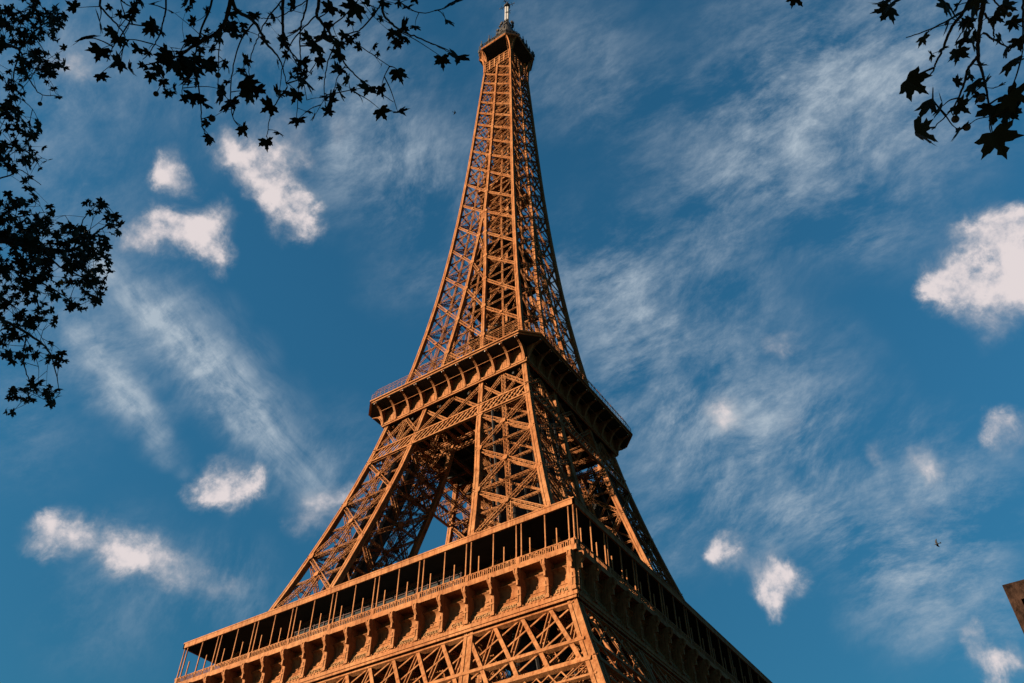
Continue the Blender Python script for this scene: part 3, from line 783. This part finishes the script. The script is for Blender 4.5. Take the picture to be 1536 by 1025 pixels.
# ------------------------------------------------------------------ brown stone corner at the right
yb = CAM[1]+26.0
xc = CAM[0]+26.0*(ray(1503, 878)[0]/ray(1503, 878)[1]); zt = CAM[2]+26.0*ray(1503, 878)[2]/ray(1503, 878)[1]
bd = empty('stone_building', (xc, yb, 0))
tag(bd, 'weathered dark brown stone building corner cut off by the right edge of the view', 'building')
m = MB(); BW, BD = 16.0, 12.0
# front wall as piers and spandrels round recessed windows
cols = [0.30+3.1*i for i in range(5)]; rows = [1.4, 4.6, zt-6.0, zt-2.62]
m.box(0, BW, .45, BD, 0, zt-.02)
ys = [0]+[v for r in rows for v in (r, r+2.1)]+[zt]
xs = [0]+[v for c in cols for v in (c, c+1.3)]+[BW]
for i in range(len(xs)-1):
    for j in range(len(ys)-1):
        if i % 2 and j % 2: continue
        m.box(xs[i], xs[i+1], 0, .449, ys[j], ys[j+1])
m.build('wall', STONE, bd)
for c in cols:
    for r in rows:
        w = MB(); w.box(c, c+1.3, .36, .44, r, r+2.1); wo_ = w.build('window', GLASS, bd)
        w = MB(); w.box(c-.08, c+1.38, -.12, .2, r-.18, r-.003); w.build('sill', STONE, wo_)

# ------------------------------------------------------------------ birds
def bird(loc, span, heading, bank, flap, label):
    m = MB(); rings = []
    for (x, r) in ((-.34, .01), (-.30, .045), (-.18, .05), (-.02, .085), (.14, .085), (.26, .055), (.31, .06), (.37, .04), (.41, .012), (.45, .004)):
        rings.append([(x, r*math.cos(q), r*.9*math.sin(q)) for q in np.linspace(0, 2*math.pi, 8, endpoint=False)])
    m.loft(rings)
    for s in (-1, 1):
        sec = []
        for (y, xl, xt, z) in ((.05, .16, -.10, .02), (.22, .20, -.08, .09*flap), (.42, .10, -.12, .20*flap), (.62, -.10, -.20, .26*flap)):
            sec.append([(xl, s*y, z+.012), ((xl+xt)/2, s*y, z+.022), (xt, s*y, z), ((xl+xt)/2, s*y, z-.012)])
        m.loft(sec)
    m.loft([[(-.28, -.05, 0), (-.28, .05, 0), (-.28, .05, .015), (-.28, -.05, .015)], [(-.52, -.11, 0), (-.52, .11, 0), (-.52, .11, .01), (-.52, -.11, .01)]])
    o = m.build('bird', FEATHER); o.location = loc; o.scale = (span,)*3; o.rotation_euler = (bank, 0.1, heading)
    return tag(o, label, 'bird', 'birds in flight')
bird(CAM+ray(1406, 816)*62, .46, 3.3, .7, 1.0, 'black bird with spread wings flying low in the sky right of the tower')
bird(CAM+ray(682, 169)*95, .48, 0.9, .25, -.3, 'tiny dark bird gliding just left of the upper spire')

# ------------------------------------------------------------------ plane trees
HALF = [(0,1.0),(.09,.74),(.20,.70),(.15,.53),(.19,.40),(.36,.50),(.47,.47),(.74,.56),(.61,.36),(.67,.24),(.50,.15),(.45,.07),(.60,.02),(.72,-.15),(.50,-.17),(.37,-.28),(.18,-.22),(0,-.12)]
LP = np.array([(x, y) for x, y in HALF])
def leaves_mesh(items, rs):
    """items: (position, axis, normal, scale, material index); one folded, drooping lobed blade each"""
    nh = len(LP); V = []; F = []; mi = []; base = 0
    for (p, ax, nm, sc, k) in items:
        ax = nrm(ax); nm = np.asarray(nm, float); nm = nrm(nm-ax*(nm@ax)); sd = np.cross(ax, nm)
        fold = rs.uniform(.05, .5); dr = rs.uniform(-.05, .35); jx = rs.uniform(.8, 1.12); tw = rs.uniform(-.25, .25)
        x = LP[:, 0]*jx*(1+rs.normal(0, .05, nh)); y = LP[:, 1]*(1+rs.normal(0, .04, nh)); y0 = y-(-.12)
        for s in (1, -1):
            hz = fold*x - dr*(y0**2)*.6 + s*tw*x*y0
            V.append(p[None, :]+sc*(np.outer(s*x, sd)+np.outer(y0, ax)+np.outer(hz, nm)))
            idx = list(range(base, base+nh)); F.append(idx if s == 1 else idx[::-1]); mi.append(k); base += nh
    return V, F, mi
def leaf_obj(name, items, parent, seed):
    V, F, mi = leaves_mesh(items, np.random.default_rng(seed))
    me = bpy.data.meshes.new(name); me.from_pydata(np.concatenate(V).tolist(), [], F)
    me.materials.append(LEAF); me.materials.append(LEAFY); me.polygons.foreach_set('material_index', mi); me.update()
    o = bpy.data.objects.new(name, me); COL.objects.link(o); o.parent = parent; return o
def inframe(P, mx=70, my=60):
    d = P-CAM; z = d@_f
    u = PW/2+FPX*(d@R_)/np.where(z > .01, z, 1); v = PH/2-FPX*(d@U_)/np.where(z > .01, z, 1)
    return (z > .01) & (u > -mx) & (u < PW+mx) & (v > -my) & (v < PH+my)
def curve(pts, n=6):
    P = [np.asarray(p, float) for p in pts]; P = [2*P[0]-P[1]]+P+[2*P[-1]-P[-2]]; out = []
    for i in range(1, len(P)-2):
        for t in np.linspace(0, 1, n, endpoint=False):
            a, b, c, d = P[i-1:i+3]
            out.append(.5*((2*b)+(-a+c)*t+(2*a-5*b+4*c-d)*t*t+(-a+3*b-3*c+d)*t**3))
    out.append(P[-2]); return out
def plane_tree(label, base, trunk_top, hubs, crown, branches, leafspecs, balls, seed, nleaf, lsize, extra_region=None, name='plane_tree', yellow=0.0, attach_dist=None):
    rs = np.random.default_rng(seed)
    root = empty(name, tuple(base)); tag(root, label, 'tree', 'plane trees around the viewer')
    b = np.array(base, float)
    # trunk and limbs (local coordinates)
    m = MB()
    tt = np.array(trunk_top, float)
    tp = curve([b, b+(tt-b)*.35+rs.normal(0, .12, 3), b+(tt-b)*.7+rs.normal(0, .12, 3), tt])
    m.tube([p-b for p in tp], np.linspace(.34, .17, len(tp)), 10)
    m.build('trunk', BARK, root)
    skel = []   # (point, radius)
    mb = MB()
    for hb in hubs:
        pts = curve([tp[int(len(tp)*.75)], (tp[-1]+np.array(hb))/2+np.array((0, 0, .8)), np.array(hb)])
        mb.tube([p-b for p in pts], np.linspace(.12, .045, len(pts)), 7)
    for (pts, r0, r1) in branches:
        c = curve(pts, 8); c = [p+rs.normal(0, .0022*np.linalg.norm(p-CAM)/7, 3) for p in c]
        rad = np.linspace(r0, r1, len(c)); mb.tube([p-b for p in c], rad, 6)
        skel += list(zip(c, rad))
    SP = np.array([s[0] for s in skel])
    items = []
    # leaves that hang on the traced boughs
    tips = []
    for (pos, size) in leafspecs:
        pos = np.array(pos); dd = np.linalg.norm(SP-pos, axis=1); pool = np.concatenate([dd]+[np.linalg.norm(np.array(tips)-pos, axis=1)*1.15 if tips else np.zeros(0)])
        i = int(np.argmin(pool)); q = SP[i] if i < len(SP) else tips[i-len(SP)]
        ax = nrm(np.array((rs.normal(0, .55), rs.normal(0, .55), -.85))+nrm(pos-q+1e-6)*.35)
        view = nrm(CAM-pos); nm = nrm(view*rs.choice([-1, 1])*.9+rs.normal(0, .38, 3))
        st = pos-ax*size*.45
        mid = (q+st)/2+np.array((0, 0, .04*np.linalg.norm(st-q)))+rs.normal(0, .05*np.linalg.norm(st-q), 3)
        c = curve([q, mid, st], 4); tr = size*.026
        mb.tube([p-b for p in c], np.linspace(tr*1.25, tr*.55, len(c)), 5)
        tips.append(mid)
        items.append((st-b, ax, nm, size/1.42, 1 if rs.random() < yellow else 0))
    # the rest of the crown, beyond the picture
    cc, cr_ = np.array(crown[0], float), np.array(crown[1], float)
    P = rs.normal(0, 1, (nleaf*4, 3)); P = P/np.linalg.norm(P, axis=1, keepdims=True)*(rs.uniform(0, 1, (len(P), 1))**.45)
    P = cc+P*cr_
    P = P[~inframe(P)]; P = P[P[:, 2] > 3.2]; P = P[np.linalg.norm(P-CAM, axis=1) > 2.5][:nleaf]
    for p in P:
        items.append((p-b, np.array((rs.normal(0, .6), rs.normal(0, .6), -.7)), rs.normal(0, 1, 3)+np.array((0, 0, .8)), lsize*rs.uniform(.7, 1.2), 0))
    # structural limbs inside that crown
    for i in range(26):
        e = P[rs.integers(len(P))]; s0 = tp[int(len(tp)*rs.uniform(.55, .98))]
        c = curve([s0, (s0+e)/2+rs.normal(0, .4, 3), e], 5)
        if inframe(np.array(c)).any(): continue
        mb.tube([p-b for p in c], np.linspace(.07, .012, len(c)), 5)
    mb.build('bough', BARK, root)
    leaf_obj('foliage', items, root, seed+1)
    for (pos, r) in balls:
        pos = np.array(pos); s = MB(); s.ball((0, 0, 0), r, 10); o = s.build('seed_ball', SEED, root); o.location = tuple(pos-b)
        i = int(np.argmin(np.linalg.norm(SP-pos, axis=1))); q = SP[i]-pos
        s2 = MB(); c = curve([np.zeros(3), q*.5+np.array((0, 0, .02)), q], 4); s2.tube(c, r*.14, 4); s2.build('stalk', BARK, o)
    return root
def P3(px, py, d): return CAM+ray(px, py)*d

# --- overhead plane tree (boughs along the top)
def seq(pts, d0, d1): 
    return [P3(x, y, d0+(d1-d0)*i/max(1, len(pts)-1)) for i, (x, y) in enumerate(pts)]
BR = [([(380,-150),(346,0),(331,44),(293,66),(268,84),(231,94),(206,103)],6.6,7.6,.026),
 ([(375,-120),(349,0),(382,33),(401,66),(420,90),(431,131)],6.7,7.2,.024),
 ([(430,-130),(424,0),(426,57),(437,79),(464,109)],6.9,7.5,.024),
 ([(480,-120),(478,0),(475,22),(491,44),(502,66),(519,98),(549,126),(590,153)],6.8,7.8,.022),
 ([(560,-120),(573,0),(576,22),(598,44),(628,57),(653,68),(680,82)],7.0,8.0,.018),
 ([(573,0),(565,16),(541,44),(521,55),(554,79),(585,100)],7.1,7.4,.010),
 ([(349,0),(335,36),(316,55),(292,70),(262,78),(230,66)],6.9,7.2,.014),
 ([(470,-90),(461,0),(450,50),(452,100),(460,150)],7.2,7.6,.014),
 ([(150,-90),(150,0),(153,12),(175,37),(187,56),(181,84)],7.3,7.6,.014),
 ([(255,-90),(250,0),(243,40),(231,69),(215,90)],7.1,7.4,.012),
 ([(325,-90),(318,0),(300,50),(293,94),(300,147),(303,187),(308,200)],7.0,7.4,.014),
 ([(573,0),(587,-5),(628,19),(666,12)],7.2,7.6,.009),
 ([(382,33),(359,66),(346,131),(350,178),(364,193)],7.0,7.3,.009),
 ([(431,131),(409,164),(400,205)],7.2,7.4,.008),
 ([(491,44),(520,20),(545,-10)],7.0,7.0,.008),
 ([(200,-90),(205,0),(190,40),(170,70),(160,92)],7.3,7.6,.012),
 ([(231,94),(243,120),(250,140)],7.5,7.6,.006),([(268,84),(275,110),(273,146)],7.4,7.5,.006),
 ([(331,44),(328,90),(327,135)],7.0,7.2,.007),([(293,66),(316,50),(345,45)],7.1,7.1,.006),
 ([(424,0),(400,30),(385,60),(374,95),(374,130)],7.0,7.2,.008),([(475,22),(440,60),(424,100),(420,135)],7.0,7.2,.008),
 ([(502,66),(490,100),(486,140),(490,165)],7.2,7.3,.008),([(437,79),(448,110),(445,180)],7.2,7.4,.008),
 ([(519,98),(505,120),(502,145)],7.4,7.5,.006),([(598,44),(590,62),(596,72)],7.3,7.4,.005),([(461,0),(430,20),(405,28),(380,25)],7.1,7.0,.006)]
LV = [(489,16,24),(527,20,26),(442,46,20),(486,49,28),(513,58,16),(470,75,28),(502,85,20),(458,98,20),(483,98,22),(502,107,22),(423,68,20),(418,101,14),(464,131,30),(450,120,22),(420,137,20),(441,149,22),(500,150,30),(490,146,22),(513,145,20),(549,139,24),(540,146,18),(573,141,22),(601,118,27),(576,174,20),(603,169,26),(489,170,18),(472,170,16),(460,168,12),(445,186,20),(400,221,21),(368,200,20),(422,202,14),(398,164,22),(374,120,26),(374,133,24),(385,142,22),(372,150,20),(349,160,23),(345,45,22),(379,27,18),(374,92,18),(366,51,11),(342,100,14),(315,103,22),(327,141,20),(305,155,16),(318,178,9),(305,187,12),(310,209,15),(680,8,26),(669,33,22),(664,98,22),(686,92,25),(613,12,14),(625,3,14),(546,5,16),(609,44,24),(623,44,16),(584,49,12),(593,70,18),(598,60,14),(564,82,10),(571,100,10),(564,70,10),(534,56,12),(523,37,13),(418,8,12),(311,16,12),(531,138,10),(517,118,14),(550,122,8),
 (147,33,26),(122,62,29),(147,86,23),(105,6,16),(173,97,25),(156,120,18),(197,106,20),(222,47,26),(230,50,20),(180,66,20),(162,51,18),(183,40,16),(190,30,14),(200,22,16),(176,22,12),(187,6,26),(228,6,24),(203,76,16),(218,81,12),(256,72,20),(282,67,24),(243,84,22),(231,103,22),(253,103,24),(268,106,24),(284,106,26),(290,94,18),(276,118,20),(292,120,18),(225,120,16),(250,144,12),(273,150,12),(290,152,22),(302,155,20),(309,212,12),(306,187,12),(312,103,22),(328,137,20),(350,159,22),(275,6,14),(284,16,10),(284,31,14),(290,2,16),(312,17,12),(343,44,20),(340,100,14),(292,125,14),(272,90,16),(248,92,20),(300,80,14)]
rsx = np.random.default_rng(5)
leafs = [(P3(x, y, 7.3+rsx.normal(0, .22)), s*1.22*7.3/FPX) for (x, y, s) in LV]
for (p, d0, d1, r) in BR:
    for i in range(3):
        j = rsx.integers(1, len(p)); t = rsx.uniform(0, 1); x = p[j-1][0]*(1-t)+p[j][0]*t+rsx.normal(0, 10); y = p[j-1][1]*(1-t)+p[j][1]*t+abs(rsx.normal(0, 9))
        if -20 < y < 150: leafs.append((P3(x, y, 7.3+rsx.normal(0, .25)), rsx.uniform(9, 19)*7.3/FPX))
plane_tree('overhead plane tree whose leafy boughs hang in along the top edge left of the spire', (CAM[0]-4.5, CAM[1]-4.0, 0), (CAM[0]-4.3, CAM[1]-3.6, 8.2),
  [P3(380, -330, 6.6), P3(520, -330, 6.6), P3(180, -330, 7.2)], ((CAM[0]-6.5, CAM[1]-5.5, 11.0), (7.0, 6.5, 7.0)),
  [(seq(p, d0, d1), r*.72, .003) for (p, d0, d1, r) in BR], leafs,
  [(P3(234,141,7.4), .022), (P3(318,178,7.3), .028), (P3(349,53,7.1), .022), (P3(327,113,7.1), .022)], 21, 15000, .27)
# --- nearest plane tree (large leaves, upper right)
BC = [([(1500,-140),(1476,0),(1470,38),(1467,84),(1475,114),(1484,162),(1485,193)],4.2,4.4,.012),
 ([(1470,-40),(1447,15),(1426,43),(1414,74),(1404,94),(1398,109),(1383,119)],4.2,4.5,.008),
 ([(1467,84),(1452,104),(1444,132),(1429,162),(1398,195)],4.3,4.4,.007),([(1477,20),(1490,43),(1490,63)],4.2,4.2,.005),
 ([(1475,49),(1502,66),(1515,72)],4.2,4.3,.005),([(1447,15),(1409,38),(1360,57)],4.3,4.5,.005),([(1545,-60),(1535,5),(1535,46),(1533,84)],4.1,4.2,.007),
 ([(1480,-10),(1500,10),(1512,20)],4.2,4.2,.004),([(1472,10),(1452,35),(1434,63)],4.2,4.3,.004),([(1340,-120),(1332,-20),(1330,10)],4.3,4.4,.005),([(1190,-120),(1195,-30),(1198,-2)],4.4,4.4,.005)]
LC = [(1198,3,24),(1322,4,32),(1340,8,28),(1327,23,28),(1418,18,30),(1422,34,28),(1387,63,18),(1435,89,24),(1452,61,22),(1462,72,20),(1454,10,34),(1476,3,22),(1468,55,14),(1378,132,42),(1399,160,46),(1410,155,32),(1393,207,42),(1447,165,24),(1437,195,28),(1461,137,26),(1453,117,18),(1503,128,17),(1513,76,21),(1525,96,28),(1490,176,34),(1512,163,36),(1533,148,32),(1502,222,42),(1486,207,22),(1524,40,20),(1518,12,24),(1508,178,32),(1527,168,30),(1445,40,18),(1415,75,14),(1440,120,16),(1470,100,18),(1478,128,20),(1466,150,16),(1495,60,16),(1530,70,20),(1500,30,18),(1460,30,20),(1436,8,22),(1400,84,14)]
leafs = [(P3(x, y, 4.3+rsx.normal(0, .10)), s*1.14*4.3/FPX) for (x, y, s) in LC]
plane_tree('nearest plane tree with a few large leaves dangling in at the top right corner', (CAM[0]+3.2, CAM[1]-2.6, 0), (CAM[0]+2.6, CAM[1]-2.2, 7.0),
  [P3(1500, -330, 4.2), P3(1300, -420, 4.2)], ((CAM[0]+0.6, CAM[1]-4.2, 10.5), (5.5, 5.0, 5.0)),
  [(seq(p, d0, d1), r, .0022) for (p, d0, d1, r) in BC], leafs,
  [(P3(1472,148,4.3), .017), (P3(1433,179,4.3), .017), (P3(1450,191,4.3), .017), (P3(1514,22,4.2), .011)], 33, 10000, .27)
# --- plane tree at the left edge (smaller, farther, dense)
BA = [([(-160,380),(-30,360),(60,372),(110,375),(150,345),(172,332)],12.5,14,.05),([(-120,430),(-20,470),(40,500),(75,530),(90,590)],12.5,13.5,.03),
 ([(60,372),(90,400),(130,420),(150,450)],13.5,14,.016),([(-100,120),(0,70),(30,72),(55,45),(80,20)],12.5,13.5,.03),([(0,70),(28,75),(40,110),(60,140),(95,145)],13,13.5,.014),
 ([(-100,200),(0,215),(30,222),(60,240)],13,13.5,.018),([(-60,280),(10,265),(30,255),(62,278)],13,13.3,.012),([(40,500),(35,540),(45,580),(40,605)],13,13.4,.010),
 ([(110,375),(125,330),(150,305)],13.8,14,.010),([(-60,20),(20,20),(60,10)],13,13.4,.016),([(60,372),(50,420),(60,470)],13.4,13.6,.014),([(30,72),(20,120),(25,165)],13,13.3,.012),([(-40,400),(20,405),(90,440),(120,465)],13,13.6,.018),([(-40,340),(30,325),(70,318)],13,13.4,.014)]
EL = [(40,30,55,32,64),(30,90,38,40,48),(70,60,28,50,30),(85,115,16,30,12),(15,150,20,25,16),(25,195,30,25,26),(20,235,32,22,28),(55,240,16,18,8),(45,280,18,10,4),
 (30,330,46,34,80),(20,400,50,48,150),(90,372,48,36,95),(130,390,34,44,78),(150,330,20,22,10),(168,340,10,20,6),(115,440,42,24,40),(35,470,45,36,55),(60,535,30,18,14),(50,590,40,20,24),(12,520,18,25,16),(92,545,12,10,3),(140,310,14,8,5),(20,620,12,6,2)]
leafs = []
for (x, y, rx, ry, n) in EL:
    for i in range(int(n*1.25)):
        an, rr_ = rsx.uniform(0, 2*math.pi), rsx.uniform(0, 1)**.5*1.12
        leafs.append((P3(x+rx*rr_*math.cos(an), y+ry*rr_*math.sin(an), 13.4+rsx.normal(0, .7)), rsx.uniform(8.5, 15)*13.4/FPX))
tb = CAM+np.array((-13.5, -7.0, 0)); tb[2] = 0
plane_tree('dense plane tree with small leaves and a few yellowed ones filling the left edge', tuple(tb), (tb[0]-.2, tb[1]+.8, 8.5),
  [P3(-160, 380, 12.5), P3(-120, 430, 12.5), P3(-100, 120, 12.5), P3(-100, 200, 13)], ((tb[0]-1.5, tb[1]+1.0, 11.0), (6.5, 7.5, 7.0)),
  [(seq(p, d0, d1), r, .004) for (p, d0, d1, r) in BA], leafs, [(P3(60,156,13.4), .03), (P3(20,582,13.4), .03), (P3(68,80,13.4), .03)], 45, 15000, .28, yellow=.02)
